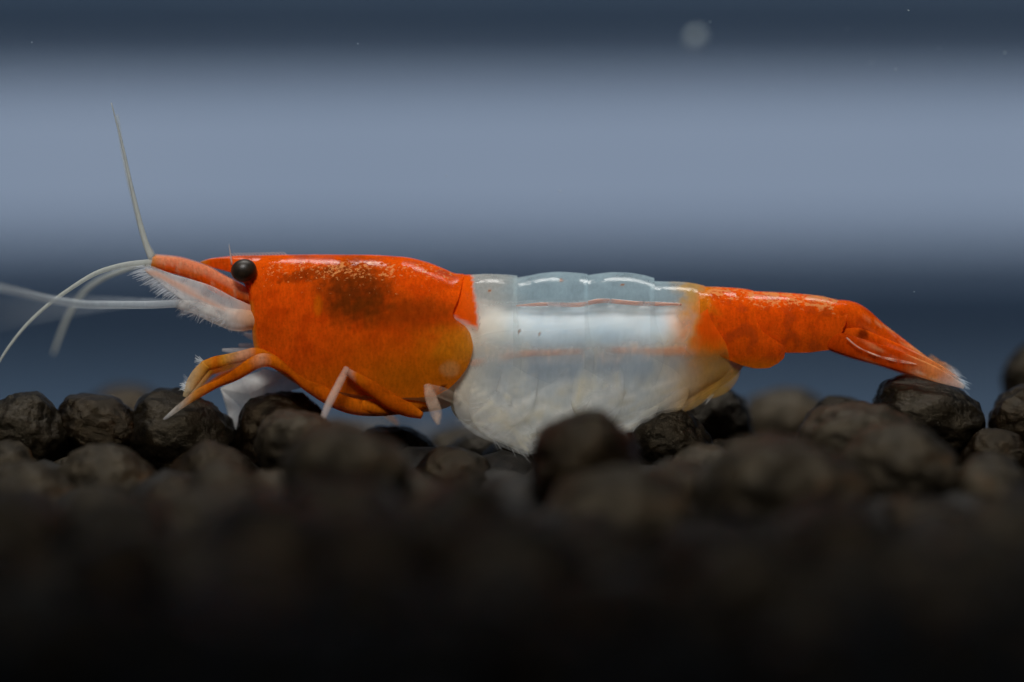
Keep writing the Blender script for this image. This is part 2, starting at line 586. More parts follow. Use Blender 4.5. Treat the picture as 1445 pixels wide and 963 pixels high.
# ---- flesh: one continuous body from head to tail under the shell
def loft(name, xs, top, bot, wid, X, mat, pig, n=40, pw=1.0, parent=shrimp):
    X = np.asarray(X, float)
    T_, B_, W_ = spl(xs, top, X), spl(xs, bot, X), spl(xs, wid, X)
    pts, faces = [], []
    for i, x in enumerate(X):
        c, h = (T_[i] + B_[i]) / 2, (B_[i] - T_[i]) / 2
        for j in range(n):
            f = 2 * math.pi * j / n
            cs, sn = math.cos(f), math.sin(f)
            pts.append((x, c - h * math.copysign(abs(cs) ** pw, cs), W_[i] * math.copysign(abs(sn) ** pw, sn)))
    for i in range(len(X) - 1):
        for j in range(n):
            faces.append((i * n + j, i * n + (j + 1) % n, (i + 1) * n + (j + 1) % n, (i + 1) * n + j))
    faces.append(tuple(range(n))[::-1])
    faces.append(tuple((len(X) - 1) * n + j for j in range(n)))
    return build(name, pts, faces, mat, parent, ROOT, pig)


def flesh_pig(x, y, d):
    n = nz(x, y, d, .02)
    v = 1 + .14 * nz(x * .5 + y * .3, y * .6, d, .03)
    e = nz(x, y * 2, 0, .012)
    c = (0.66 * v - .10 * e, 0.735 * v - .05 * e, 0.77 * v, 1.0)
    c = mixc(c, (0.85, 0.66, 0.50, 1), sstep(484, 499, y + 4 * n) * 0.75)          # pinkish belly line
    c = mixc(c, (0.88, 0.78, 0.64, 1), 1 - sstep(660, 740, x + 14 * n))
    c = mixc(c, (0.84, 0.34, 0.06, 1), sstep(925, 985, x + 14 * n) * 0.95)
    c = mixc(c, (0.75, 0.10, 0.01, 1), sstep(985, 1020, x + 10 * n))
    c = mixc(c, (0.70, 0.11, 0.01, 1), 1 - sstep(645, 665, x))
    if 660 < x < 985:
        c = (c[0], c[1], c[2], .12 + .88 * sstep(420, 462, y + 10 * nz(x, y, 0, .03)) * (1 - .9 * sstep(478, 508, y + 16 * nz(x, 0, 7, .03))))
    return c


loft('body', [348, 370, 420, 500, 600, 640, 700, 830, 920, 1000, 1063, 1120, 1170, 1196],
     [408, 394, 384, 376, 386, 404, 424, 424, 425, 424, 424, 428, 436, 450],
     [430, 466, 498, 528, 528, 516, 515, 514, 512, 502, 491, 485, 480, 470],
     [12, 30, 44, 58, 60, 54, 49, 49, 46, 41, 39, 34, 26, 8],
     np.linspace(348, 1196, 170), M_FLESH, flesh_pig)


# ---- shell plates
def plate(name, X, top, bot, wid, xr=None, xr_from=None, pig=None, mat=M_SHELL, nv=56, flare=0.0, ridge=None, tmax=1.0, xfl=None):
    """Half-pipe shell: X column positions; top/bot/wid(x) -> arrays; xr(t) rear margin, xfl(t) front margin shift."""
    X = np.asarray(X, float)
    tt = np.linspace(-1, 1, 2 * nv + 1)
    prof_x = [0, .1, .2, .3, .4, .5, .6, .71, .82, .92, 1]              # in sqrt(t)
    prof_y = [0, .2, .392, .572, .733, .866, .955, 1, .985, .91, .80]
    pts, faces = [], []
    N = len(tt)
    x_end = X[-1]
    for i, x in enumerate(X):
        for s in tt:
            t = abs(s) ** 1.7
            xx = x
            if xr is not None and x > xr_from:
                xx = xr_from + (x - xr_from) / (x_end - xr_from) * (float(xr(t)) - xr_from)
            if xfl is not None:
                xx = xx + float(xfl(t)) * (1 - (x - X[0]) / (X[-1] - X[0]))
            tp, bt, wd = float(top(xx)), float(bot(xx)), float(wid(xx))
            g = 1 + flare * ((x - X[0]) / (X[-1] - X[0])) ** 4
            dd = wd * float(spl(prof_x, prof_y, math.sqrt(t))) * g
            yy = tp + (bt - tp) * t
            if ridge is not None:
                dd += ridge[1] * (.25 + .75 * max(0, nz(xx, 0, 40, .035) + .2)) * math.exp(-((yy - ridge[0] - 4 * nz(xx, 9, 0, .03)) / 6.0) ** 2)
            pts.append((xx, yy, math.copysign(dd, s)))
    for i in range(len(X) - 1):
        for j in range(N - 1):
            faces.append((i * N + j, i * N + j + 1, (i + 1) * N + j + 1, (i + 1) * N + j))
    return build(name, pts, faces, mat, shrimp, ROOT, pig)


def F_(xs, ys):
    return lambda x: spl(xs, ys, x)


# carapace with rostrum
ct = F_([283, 300, 330, 400, 450, 520, 570, 600, 625, 645, 680], [369.5, 364.5, 361.5, 360, 359.5, 360, 363, 369.5, 379, 386.5, 388])
cb = F_([283, 300, 322, 335, 344, 350, 354, 356.5, 358.5, 363, 372, 390, 420, 460, 500, 560, 610, 640, 680],
        [370.5, 377.5, 383.5, 388, 398, 412, 432, 462, 482, 496, 506, 518, 533, 548, 556, 561, 560, 556, 552])
cw = F_([283, 300, 320, 345, 360, 400, 450, 520, 600, 640, 680], [.6, 4, 9, 22, 40, 53, 63, 71, 71, 68, 64])
cr = F_([0, .2, .34, .38, .44, .52, .62, .76, .88, .95, 1], [655, 648, 640, 643, 657, 665, 668, 662, 648, 634, 612])


def carapace_pig(x, y, d):
    n1, n2, n3 = nz(x, y, d, .012), nz(x + 300, y, d, .05), nz(x, y + 900, d, .13)
    c = mixc(ORANGE, DEEP, sstep(-.25, .5, n2) * .6)
    low = sstep(440, 530, y + 18 * n1) * sstep(420, 600, x)
    c = mixc(c, AMBER, low)
    c = mixc(c, YELLOW, sstep(575, 655, x + 22 * n2) * sstep(445, 470, y + 10 * n1) * (1 - sstep(490, 540, y)) * .75)
    c = mixc(c, AMBER, sstep(500, 545, y) * .6)
    # gut and organs seen through the shell
    e = ((x - 503) / 48) ** 2 + ((y - 412) / 40) ** 2 + 0.35 * n2
    c = mixc(c, BROWN, (1 - sstep(-.2, 2.2, e + .5 * n3)) * .86)
    e = ((x - 560 - (y - 435) * .2) / 85) ** 2 + ((y - 442) / 24) ** 2 + .5 * n2
    c = mixc(c, (0.16, 0.04, 0.004, .97), (1 - sstep(-.1, 1.8, e + .4 * n3)) * .6)
    e = ((x - 470 - (375 - y) * 2.4) / 42) ** 2 + ((y - 388) / 14) ** 2 + .6 * n3
    c = mixc(c, BROWN, (1 - sstep(.2, 1.1, e)) * .6)
    c = mixc(c, AMBER, (1 - sstep(.3, 1.2, ((x - 451) / 7) ** 2 + ((y - 432) / 17) ** 2)) * .7)
    # cream flecks along the back
    band = (1 - sstep(385, 412, y + 12 * n2)) * sstep(366, 372, y) * sstep(350, 400, x)
    fleck = max(band * (.72 + .3 * n2 + .2 * n1), .35 * (1 - sstep(400, 440, y)))
    # pale worn patch and spot near the lower rear corner
    c = mixc(c, (0.8, 0.45, 0.16, .9), (1 - sstep(.3, 1.3, ((x - 636) / 15) ** 2 + ((y - 520) / 12) ** 2 + .4 * n2)) * .45)
    c = mixc(c, (0.12, 0.012, 0.003, 1), 1 - sstep(.5, 1.2, ((x - 626) / 5) ** 2 + ((y - 547) / 4) ** 2))
    # translucent rim
    if x < 372 and y > 425:
        c = mixc(c, (0.75, 0.32, 0.02, .85), (1 - sstep(0, 9, x - float(np.interp(y, [398, 412, 432, 462, 482, 496], [344, 350, 354, 356.5, 358.5, 363])))) * .8)
    if x < 300:
        c = mixc(c, YELLOW, (1 - sstep(284, 300, x)) * .8)
    return (*c, fleck)


Xc = np.concatenate([np.linspace(283, 340, 34), np.linspace(341, 366, 44), np.linspace(368, 600, 90), np.linspace(603, 668, 34)])
plate('carapace', Xc, ct, cb, cw, cr, 600, carapace_pig, nv=70)


def band_pig(x, y, d):
    n1, n2, n3 = nz(x, y, d, .02), nz(x + 300, y, d, .05), nz(x, y + 900, d, .13)
    up = 1 - sstep(420, 438, y)
    lo = sstep(490, 506, y + 5 * n2)
    c = (0.62, 0.70, 0.70, 0.10)
    c = mixc(c, (0.42, 0.56, 0.62, 0.50 + .10 * n2), up)
    c = mixc(c, (0.42, 0.49, 0.55, 0.30 + .18 * n2), lo)
    # creamy front plate
    c = mixc(c, (0.74, 0.73, 0.64, 0.36), (1 - sstep(690, 750, x + 12 * n2)) * .8)
    # orange rear of the band
    c = mixc(c, (0.60, 0.38, 0.12, .70), sstep(945, 975, x + 16 * n2 + .1 * (420 - y)) * (1 - .45 * lo))
    c = mixc(c, (0.74, 0.22, 0.01, .85), sstep(955, 1000, x + 14 * n2) * sstep(412, 440, y) * (1 - .35 * lo))
    c = mixc(c, (*ORANGE[:3], .96), sstep(974, 996, x + 12 * n2 + .12 * (y - 450)) * (1 - sstep(468, 512, y + 8 * n2)))
    c = mixc(c, (0.58, 0.28, 0.03, .60), sstep(960, 1010, x + 10 * n1) * sstep(486, 512, y + 8 * n2))
    c = (c[0], c[1], c[2], c[3] * (1 - .9 * sstep(515 - .3 * max(0, x - 920), 560 - .35 * max(0, x - 920), y + 8 * n2)))
    # small brown freckles
    for (fx, fy) in ((792, 396), (878, 403), (733, 469), (761, 471), (691, 410)):
        c = mixc(c, (0.35, 0.12, 0.03, .9), 1 - sstep(.4, 1.2, ((x - fx) / 2.6) ** 2 + ((y - fy) / 2.4) ** 2))
    # orange saddle on the front of the first plate
    edge = 667 + (y - 392) * .13
    if y < 470:
        c = mixc(c, ORANGE, (1 - sstep(edge - 3, edge + 2.5, x + 3 * n3)) * (1 - sstep(462, 468, y - (x - 676) * .5)))
    return c


def rear_pig(x, y, d):
    n1, n2, n3 = nz(x, y, d, .02), nz(x + 300, y, d, .05), nz(x, y + 900, d, .13)
    c = mixc(ORANGE, DEEP, sstep(-.1, .5, n2) * .7)
    c = mixc(c, (0.72, 0.22, 0.01, .92), 1 - sstep(990, 1012, x + 12 * n2))
    band = (1 - sstep(412, 440, y - (x - 1000) * .10 + 14 * n2))
    c = mixc(c, (0.45, 0.10, 0.02, .97), sstep(.2, .4, n2) * .25)
    c = mixc(c, AMBER, sstep(500, 517, y) * .7)
    return (*c, band * (1.05 + .6 * n2))


def tg(name, x0, x1, tops, bots, w0, w1, pig, mat, rear=None, front=None, flare=.03, nv=44, m=36, ridge=None, xb1=None):
    xs = np.linspace(x0, x1, len(tops))
    xb = np.linspace(x0, xb1 or x1, len(bots))
    return plate(name, np.linspace(x0, x1, m), F_(xs, tops), F_(xb, bots), F_([x0, x1], [w0, w1]),
                 rear, (x0 + x1) / 2 if rear is not None else None, pig, mat, nv=nv, flare=flare, ridge=ridge, xfl=front)


RG = None
tg('abdominal_segment', 640, 732, [388.5, 388, 387, 387.5, 389.5], [552, 568, 578, 574, 560], 60, 62, band_pig, M_CLEAR,
   rear=F_([0, .3, .7, 1], [730, 730, 736, 728]), ridge=(437, .7))
tg('abdominal_segment', 724, 832, [393, 389.5, 385.5, 384, 385, 387.5], [548, 566, 574, 574, 566], 60.5, 63, band_pig, M_CLEAR,
   rear=F_([0, .3, .7, 1], [829, 829, 838, 826]), ridge=RG)
tg('abdominal_segment', 824, 926, [389.5, 386.5, 384.5, 385, 388, 393.5], [550, 568, 572, 566, 548], 61.5, 60, band_pig, M_CLEAR,
   rear=F_([0, .3, .7, 1], [923, 923, 936, 922]), ridge=RG)
tg('abdominal_segment', 916, 998, [397, 397.5, 398, 400, 404.5], [535, 545, 546, 540, 528], 57, 53, band_pig, M_CLEAR,
   rear=F_([0, .3, .7, 1], [994, 998, 1024, 1030]), ridge=None)
tg('abdominal_segment', 986, 1066, [404.5, 405, 406, 407.5, 411], [494, 500, 508, 516, 520, 519, 512], 51, 47, rear_pig, M_SHELL,
   rear=F_([0, .3, .5, .65, .8, .92, 1], [1063, 1064, 1072, 1092, 1106, 1104, 1084]), xb1=1108)
tg('abdominal_segment', 1056, 1188, [411, 412.5, 414.5, 417.5, 425], [496, 497, 498, 498, 495, 492], 45, 27, rear_pig, M_SHELL,
   rear=F_([0, .3, .6, 1], [1194, 1194, 1188, 1172]), m=50)

# gut line under the clear back
sweep('gut', [(728, 432, -50), (770, 430, -52), (812, 431, -52), (850, 425, -52), (900, 429, -51), (960, 430, -47)],
      [1.2, 3.0, 3.4, 3.4, 3.2, 1.5], [1.5] * 3, M_FLESH, shrimp, ROOT, lambda x, y, d: (0.66, 0.20, 0.12, max(.1, .45 + .5 * nz(x, 0, 0, .03))), n=8, steps=40)


# nerve cord glowing faintly along the belly
sweep('nerve_cord', [(640, 517, -57), (690, 508, -58.5), (740, 499, -58.5), (800, 497, -58.5), (870, 494, -58), (930, 496, -56), (1000, 492, -50)],
      [6, 6, 5, 5, 6, 8, 11], [.8] * 3, M_CLEAR, shrimp, ROOT, lambda x, y, d: (0.86, 0.34, 0.14, max(.0, (.14 + .4 * nz(x, 0, 2, .022) + .22 * sstep(880, 990, x)) * (1 - sstep(1, 7 + 4 * sstep(900, 990, x), abs(y - float(np.interp(x, [640, 690, 740, 800, 870, 930, 1000], [517, 508, 499, 497, 494, 496, 492]))))))), n=16, steps=80)


# ---- tail fan
def tail_pig(c0, x_pale, tip):
    def f(x, y, d):
        n = nz(x, y, d, .06)
        s = x + .45 * (y - 480)
        st = noise.noise(Vector(((y - .47 * x) * .22, x * .012, d * .02)))
        c = mixc(c0, DEEP, sstep(0, .5, n) * .5)
        c = mixc(c, (0.85, 0.40, 0.16, .9), sstep(.1, .45, st) * sstep(1200, 1250, x) * .7)
        c = mixc(c, (0.92, 0.72, 0.55, .75), sstep(.2, .5, noise.noise(Vector(((y - .47 * x) * .33, x * .008, 5 + d * .02)))) * sstep(1240, 1310, x) * .8)
        c = mixc(c, (0.40, 0.03, 0.002, .95), sstep(.1, .5, -st) * sstep(1195, 1230, x) * .6)
        c = mixc(c, (0.85, 0.40, 0.12, .75), sstep(x_pale - 60, x_pale, s + 10 * n) * .6)
        c = mixc(c, (0.80, 0.80, 0.78, .45), sstep(x_pale, tip, s + 14 * n))
        e = ((x - 1216) / 9) ** 2 + ((y - 472) / 8) ** 2
        c = mixc(c, (0.20, 0.02, 0.002, .97), (1 - sstep(.3, 1.2, e)) * .9)
        return c
    return f


sweep('telson', [(1150, 446, 0), (1190, 449, 0), (1240, 474, 0), (1285, 499, 0), (1322, 519, 0)],
      [20, 25.5, 18, 11, 4], [29, 25, 16, 9, 3], M_SHELL, shrimp, ROOT, tail_pig(ORANGE, 1335, 1395), n=24, steps=44)
uro = []
for side in (-1, 1):
    q = side
    uro.append(sweep('uropod', [(1160, 476, 20 * q), (1195, 488, 28 * q), (1245, 503, 36 * q), (1305, 524, 42 * q), (1357 - 8 * (q > 0), 546 - 17 * (q > 0), 45 * q)],
                     [14, 15, 13.5, 11, 3], [6, 5, 3.5, 2, .8], M_SHELL, shrimp, ROOT, tail_pig(DEEP, 1335, 1398), n=18, steps=40))
    uro.append(sweep('uropod', [(1175, 463, 14 * q), (1215, 480, 22 * q), (1262, 499, 28 * q), (1310, 518, 32 * q), (1350 - 12 * (q > 0), 536 - 21 * (q > 0), 34 * q)],
                     [10, 15, 14, 10, 3], [5, 4, 3, 2, .8], M_SHELL, shrimp, ROOT, tail_pig(ORANGE, 1335, 1398), n=18, steps=40))
# the pale keel on the near fan blade
sweep('keel', [(1192, 477, -38), (1210, 491, -41), (1245, 505, -43), (1290, 514, -46)], [1.3, .9, 1.1, 2.2, .6], [1.5, 2, 2, 1.5, .6],
      M_CLEAR, uro[0], ROOT, lambda x, y, d: (0.95, 0.70, 0.55, .32 + .5 * nz(x, 0, 3, .06)), n=8)
for q, u in ((-1, uro[0]), (-1, uro[1]), (1, uro[2]), (1, uro[3])):
    ls = []
    for k in range(36):
        f = k / 35
        if u in (uro[0], uro[2]):
            a = (1318 + 38 * f, 522 + 22 * f + random.uniform(-7, 5), 42 * q)
        else:
            a = (1322 + 26 * f, 518 + 15 * f + random.uniform(-4, 5), 32 * q)
        if q > 0:
            a = (a[0] - 7, a[1] - 13, a[2])
        ln = random.uniform(10, 22)
        an = random.uniform(.25, .75)
        ls.append([a, (a[0] + ln * .5 * math.cos(an), a[1] + ln * .5 * math.sin(an), a[2]),
                   (a[0] + ln * math.cos(an), a[1] + ln * math.sin(an + .1), a[2] + random.uniform(-3, 3))])
    hairs('setae', ls, .7, u, ROOT, lambda x, y, d: mixc((.80, .40, .16, .4), (.70, .82, .92, .26), sstep(1325, 1362, x)))

# ---- eyes
for side in (-1, 1):
    st = sweep('eyestalk', [(362, 398, 18 * side), (354, 390, 28 * side), (348, 384, 36 * side)], [11, 13, 15], [11, 13, 13], M_SHELL, shrimp, ROOT,
               lambda x, y, d: (0.70, 0.14, 0.01, .97), n=18, steps=12)
    bm = bmesh.new()
    bmesh.ops.create_uvsphere(bm, u_segments=40, v_segments=24, radius=1)
    me = bpy.data.meshes.new('eye')
    for v in bm.verts:
        p = Vector((v.co.x * 18.2, v.co.z * 16, v.co.y * 17))
        a = math.radians(-12)
        v.co = P(346 + p.x * math.cos(a) - p.y * math.sin(a), 382.5 + p.x * math.sin(a) + p.y * math.cos(a), 38 * side + p.z) - ROOT
    bmesh.ops.recalc_face_normals(bm, faces=bm.faces)
    bm.to_mesh(me)
    bm.free()
    me.polygons.foreach_set('use_smooth', [True] * len(me.polygons))
    me.materials.append(M_EYE)
    o = bpy.data.objects.new('eye', me)
    col.objects.link(o)
    o.parent = shrimp

# rostrum spines and back bristles
ls = []
for k in range(17):
    x = 328 + k * 4.6
    y = float(ct(x))
    ls.append([(x + 3, y + 1, 0), (x + 1, y - 1.5, 0), (x - 3, y - 4.0, 0)])
hairs('rostral_teeth', ls, .7, shrimp, ROOT, const(.75, .60, .50, .8))
hairs('spine', [[(328, 374, -12), (326, 360, -13), (324, 345, -15)]], 1.4, shrimp, ROOT, const(.8, .72, .66, .75))


# ---- antennules: orange three-jointed stalk with two whips each
def stalk_pig(x, y, d):
    n2, n3 = nz(x, y, d, .05), nz(x, y, d, .12)
    c = mixc(ORANGE, (0.75, 0.22, 0.05, .95), sstep(0, .5, n2) * .6)
    c = mixc(c, (0.85, 0.42, 0.24, .85), (1 - sstep(-3, 4, y - float(np.interp(x, [215, 250, 290, 330, 360], [372, 375, 388, 408, 420])))) * .55)
    c = mixc(c, YELLOW, (1 - sstep(214, 228, x)) * .8)
    c = mixc(c, (0.85, 0.5, 0.3, .8), sstep(.2, .4, n3) * .5)
    return c


def whip_pig(x, y, d):
    return (0.66, 0.68, 0.62, 0.55)


for side in (-1, 1):
    dz = 17 * side
    up = -3 if side > 0 else 0
    an = sweep('antennule', [(366, 424, dz), (338, 414, dz), (312, 402, dz * 1.1), (284, 386, dz * 1.2), (250, 376.5 + up, dz * 1.3), (216, 370 + up, dz * 1.4)],
               [9, 12, 14, 13.5, 12, 10.5, 8], [9, 11, 11, 10, 9, 8, 6], M_SHELL, shrimp, ROOT, stalk_pig, n=20, steps=44)
    e = dz * 1.4
    if side < 0:
        sweep('flagellum', [(216, 366, e), (206, 340, e), (190, 275, e - 4), (176, 210, e - 8), (160, 147, e - 14)], [5.0, 3.6, 2.4, 1.7, .8], [4, 3, 2.4, 2, 1],
              M_CLEAR, an, ROOT, whip_pig, n=8, steps=50)
        sweep('flagellum', [(217, 371, e), (190, 373, e - 8), (150, 382, e - 16), (98, 412, e - 26), (50, 452, e - 40), (18, 492, e - 50), (-4, 530, e - 60)],
              [5.0, 3.6, 3.1, 2.7, 2.3, 1.9, 1.2], [4, 3.4, 3, 2.6, 2.2, 2, 1.4], M_CLEAR, an, ROOT, whip_pig, n=8, steps=60)
    else:
        sweep('flagellum', [(215, 362, e), (203, 340, e), (184, 275, e + 10), (170, 215, e + 22), (161, 160, e + 34)], [3.6, 2.8, 2.2, 1.8, 1], [3, 2.4, 2, 1.6, 1],
              M_CLEAR, an, ROOT, whip_pig, n=8, steps=50)
        sweep('flagellum', [(214, 370, e), (185, 376, e + 30), (140, 390, e + 80), (105, 412, e + 120), (78, 450, e + 160), (56, 500, e + 190)],
              [3.6, 3.2, 3, 3, 2.8, 2], [3, 3, 2.6, 2.6, 2.4, 1.6], M_CLEAR, an, ROOT, whip_pig, n=8, steps=50)

# ---- antennae: pale leaf scale with bristle fringe, stout base, long whip


def scale_pig(x, y, d):
    n = nz(x, y, d, .06)
    c = (0.90, 0.90, 0.88, .30 + .25 * n)
    mid = float(np.interp(x, [215, 225, 300, 345], [386, 388, 428, 448]))
    c = mixc(c, (0.80, 0.42, 0.26, .85), (1 - sstep(2, 7, abs(y - mid))) * .7)
    c = mixc(c, (0.78, 0.28, 0.08, .9), sstep(325, 362, x) * .8)
    return c


for side in (-1, 1):
    dz = 34 * side
    sc = sweep('antennal_scale', [(360, 446, dz * .8), (330, 438, dz), (290, 420, dz * 1.1), (250, 402, dz * 1.1), (222, 386, dz * 1.05), (208, 378, dz)],
               [12, 17, 19, 16, 10, 5], [6, 5, 3.5, 2.5, 2, 1.2], M_CLEAR, shrimp, ROOT, scale_pig, n=18, steps=40)
    ls = []
    for k in range(120):
        f = k / 119
        x = 206 + 92 * f
        y = float(np.interp(x, [206, 222, 250, 298], [377, 391, 412, 438])) + random.uniform(-3, 2)
        ln = random.uniform(15, 30) * (1 - .45 * f)
        an = math.radians(180 - 8 - 34 * f + random.uniform(-9, 9))
        ls.append([(x, y, dz), (x + ln * .5 * math.cos(an), y + ln * .5 * math.sin(an), dz + random.uniform(-2, 2)),
                   (x + ln * math.cos(an), y + ln * math.sin(an) + 2, dz + random.uniform(-5, 5))])
    hairs('setae', ls, .8, sc, ROOT, const(.80, .84, .88, .38))
    ab = sweep('antenna', [(366, 452, dz * .8), (340, 452, dz), (306, 444, dz * 1.05), (276, 434, dz * 1.1), (250, 429, dz * 1.1)],
               [12, 16, 13, 9, 6], [10, 12, 9, 7, 5], M_CLEAR, shrimp, ROOT,
               lambda x, y, d: mixc((0.90, 0.86, 0.80, .32 + .3 * nz(x, y, d, .08)), (0.84, 0.48, 0.26, .8), sstep(318, 362, x)), n=16, steps=30)
    if side < 0:
        pth = [(254, 429, dz * 1.1), (200, 431, dz - 20), (140, 431, dz - 60), (90, 425, dz - 110), (40, 413, dz - 170), (-10, 402, dz - 230), (-160, 372, dz - 420)]
        sweep('flagellum', pth, [5.5, 5.4, 5.2, 5, 4.8, 4.4, 3], [5, 4.6, 4.4, 4, 4, 3.6, 2.4], M_CLEAR, ab, ROOT, const(.66, .72, .76, .45), n=10, steps=60)
    else:
        pth = [(254, 427, dz * 1.1), (210, 426, dz + 60), (150, 426, dz + 220), (60, 428, dz + 520), (-120, 440, dz + 1000)]
        sweep('flagellum', pth, [4, 3.6, 3.2, 2.6, 1.5], [4, 3.6, 3.2, 2.6, 1.5], M_CLEAR, ab, ROOT, const(.6, .66, .72, .4), n=10, steps=50)
    ls = []
    for k in range(60):
        x = 255 + k * 1.6
        y = 434 + (x - 250) * .26
        ln = random.uniform(5, 16)
        an = math.radians(random.uniform(95, 165))
        ls.append([(x, y, dz), (x + ln * .5 * math.cos(an), y + ln * .5 * math.sin(an), dz), (x + ln * math.cos(an), y + ln * math.sin(an), dz)])
    hairs('setae', ls, .8, ab, ROOT, const(.8, .82, .85, .5))

# ---- mouth palps
for (yy, dz, l) in ((497, -10, 44), (490, 14, 22), (474, 8, 14)):
    pa = sweep('mouth_palp', [(372, yy + 4, dz), (352, yy, dz), (358 - l, yy - 3, dz)], [5, 5, 2], [4, 4, 2], M_CLEAR, shrimp, ROOT, const(.8, .8, .8, .35), n=10, steps=12)


# ---- walking legs
def leg_pig(stops):
    """stops: list of (x, colour) blended along x"""
    xs = [s[0] for s in stops]

    def f(x, y, d):
        n = nz(x, y, d, .06)
        q = x + 5 * n
        c = [float(np.interp(q, xs, [s[1][k] for s in stops])) for k in range(4)]
        g = 1 - .25 * sstep(.1, .5, nz(x, y, d, .1))
        return (c[0] * g, c[1] * g, c[2] * g, c[3])
    return f


CL = (0.74, 0.78, 0.82, .42)
LO_ = (0.80, 0.20, 0.006, .86)
LY = (0.82, 0.38, 0.03, .75)
PK = (0.80, 0.60, 0.50, .62)
DK = (0.62, 0.12, 0.003, .9)
PKO = (0.84, 0.42, 0.22, .78)
for side in (-1, 1):
    z = side
    sh = 0 if z < 0 else 1
    # first clawed leg: reaches forward with a bent wrist
    a = sweep('leg', [(420, 528 + 3 * sh, 36 * z), (386, 505 + 3 * sh, 42 * z), (362, 499 + 4 * sh, 44 * z), (345, 503 + 5 * sh, 43 * z), (318, 509 + 6 * sh, 42 * z), (288, 517 + 7 * sh, 40 * z)],
              [5, 7, 5.5, 8, 8.5, 8, 9, 7], [6, 7, 6, 6.5, 7, 6, 6, 5], M_SHELL, shrimp, ROOT, leg_pig([(288, LY), (305, LO_), (322, LY), (338, PKO), (350, PKO), (362, LO_), (480, LO_)]), n=16, steps=60)
    w_ = sweep('claw', [(294, 515 + 7 * sh, 40 * z), (282, 528 + 6 * sh, 39 * z), (270, 546 + 5 * sh, 38 * z), (263, 560, 38 * z)], [8, 9, 7.5, 3], [7, 7, 5, 2],
               M_CLEAR, a, ROOT, leg_pig([(262, (0.8, .62, .36, .55)), (282, (0.78, .42, .12, .8)), (296, LY)]), n=14, steps=20)
    ls = []
    for k in range(26):
        x, y = (290 + random.uniform(-6, 4), 510 + random.uniform(-3, 5) + 6 * sh) if k < 14 else (266 + random.uniform(-3, 6), 546 + random.uniform(-8, 8))
        an = math.radians(random.uniform(160, 230))
        ln = random.uniform(7, 14)
        ls.append([(x, y, 40 * z), (x + ln * .5 * math.cos(an), y + ln * .5 * math.sin(an), 40 * z), (x + ln * math.cos(an), y + ln * math.sin(an), 40 * z + random.uniform(-4, 4))])
    hairs('setae', ls, .8, w_, ROOT, const(.82, .86, .88, .6))
    # second clawed leg: long straight reach down to the granule
    if z < 0:
        pth = [(548, 580, 44 * z), (500, 573, 52 * z), (440, 546, 58 * z), (376, 508, 56 * z), (330, 532, 56 * z), (290, 551, 56 * z), (258, 573, 56 * z), (232, 594, 56 * z)]
    else:
        pth = [(540, 572, 40 * z), (500, 566, 48 * z), (440, 540, 54 * z), (385, 506, 50 * z), (340, 522, 50 * z), (300, 540, 50 * z), (280, 554, 50 * z), (262, 568, 50 * z)]
    sweep('leg', pth, [7, 10, 11.5, 11.5, 10.5, 8, 5, 7.5, 9.5, 9, 7.5, 5.5, 6.5, 5, 3.5, 1.6], [8, 8, 9, 9, 8, 7, 5.5, 6, 7, 6.5, 6, 5, 5, 4, 3, 1.5], M_SHELL, shrimp, ROOT,
          leg_pig([(228, CL), (256, (0.80, .68, .56, .40)), (276, (0.80, .34, .06, .75)), (296, LO_), (330, DK), (356, LO_), (372, PKO), (384, LO_), (405, DK), (470, DK), (560, LO_)]), n=16, steps=110)
    # third and fourth legs: orange thigh along the belly, pale shin down to the soil
    if z < 0:
        l3 = sweep('leg', [(596, 586, 48 * z), (560, 570, 58 * z), (520, 543, 68 * z), (491, 523, 74 * z)], [5, 10, 11.5, 11, 10, 7.5, 4.5], [5, 7, 8, 7, 7, 6, 4], M_SHELL, shrimp, ROOT,
                   leg_pig([(486, PK), (502, LO_), (520, DK), (570, DK), (600, LO_)]), n=16, steps=36)
        sweep('shin', [(492, 519, 75 * z), (482, 540, 84 * z), (469, 566, 94 * z), (459, 590, 104 * z), (454, 606, 110 * z)], [4, 5.5, 5.5, 4.5, 1.8], [4, 5, 4, 4, 2],
              M_CLEAR, l3, ROOT, lambda x, y, d: (.84, .60 + .12 * sstep(540, 600, y), .46 + .2 * sstep(540, 600, y), .44 - .2 * sstep(560, 606, y) + .15 * nz(x, y, d, .06)), n=14, steps=26)
        l4 = sweep('leg', [(648, 566, 40 * z), (630, 556, 56 * z), (608, 548, 70 * z)], [6, 8, 6], [5, 6, 5], M_CLEAR, shrimp, ROOT, const(.84, .70, .54, .16), n=14, steps=24)
        sweep('shin', [(604, 543, 71 * z), (609, 560, 76 * z), (616, 580, 80 * z), (620, 598, 84 * z)], [5, 8.5, 9, 2.5], [5, 6, 5, 1.5], M_CLEAR, l4, ROOT, lambda x, y, d: (.84, .62, .46, .28 + .3 * nz(x, y, d, .08)), n=14, steps=20)
    else:
        l3 = sweep('leg', [(590, 578, 46 * z), (555, 566, 56 * z), (520, 556, 66 * z)], [9, 12, 9], [8, 9, 7], M_SHELL, shrimp, ROOT, leg_pig([(500, LO_), (600, LO_)]), n=14, steps=24)
        sweep('shin', [(520, 556, 66 * z), (540, 580, 80 * z), (560, 600, 92 * z)], [6, 6, 2], [5, 5, 2], M_CLEAR, l3, ROOT, const(.78, .5, .36, .5), n=12, steps=18)
    l5 = sweep('leg', [(606, 566, 36 * z), (570, 572, 44 * z), (540, 574, 50 * z), (512, 572, 54 * z)], [9, 12, 12, 8], [8, 9, 8, 6], M_SHELL, shrimp, ROOT,
               leg_pig([(500, LO_), (600, LO_)]), n=14, steps=24)
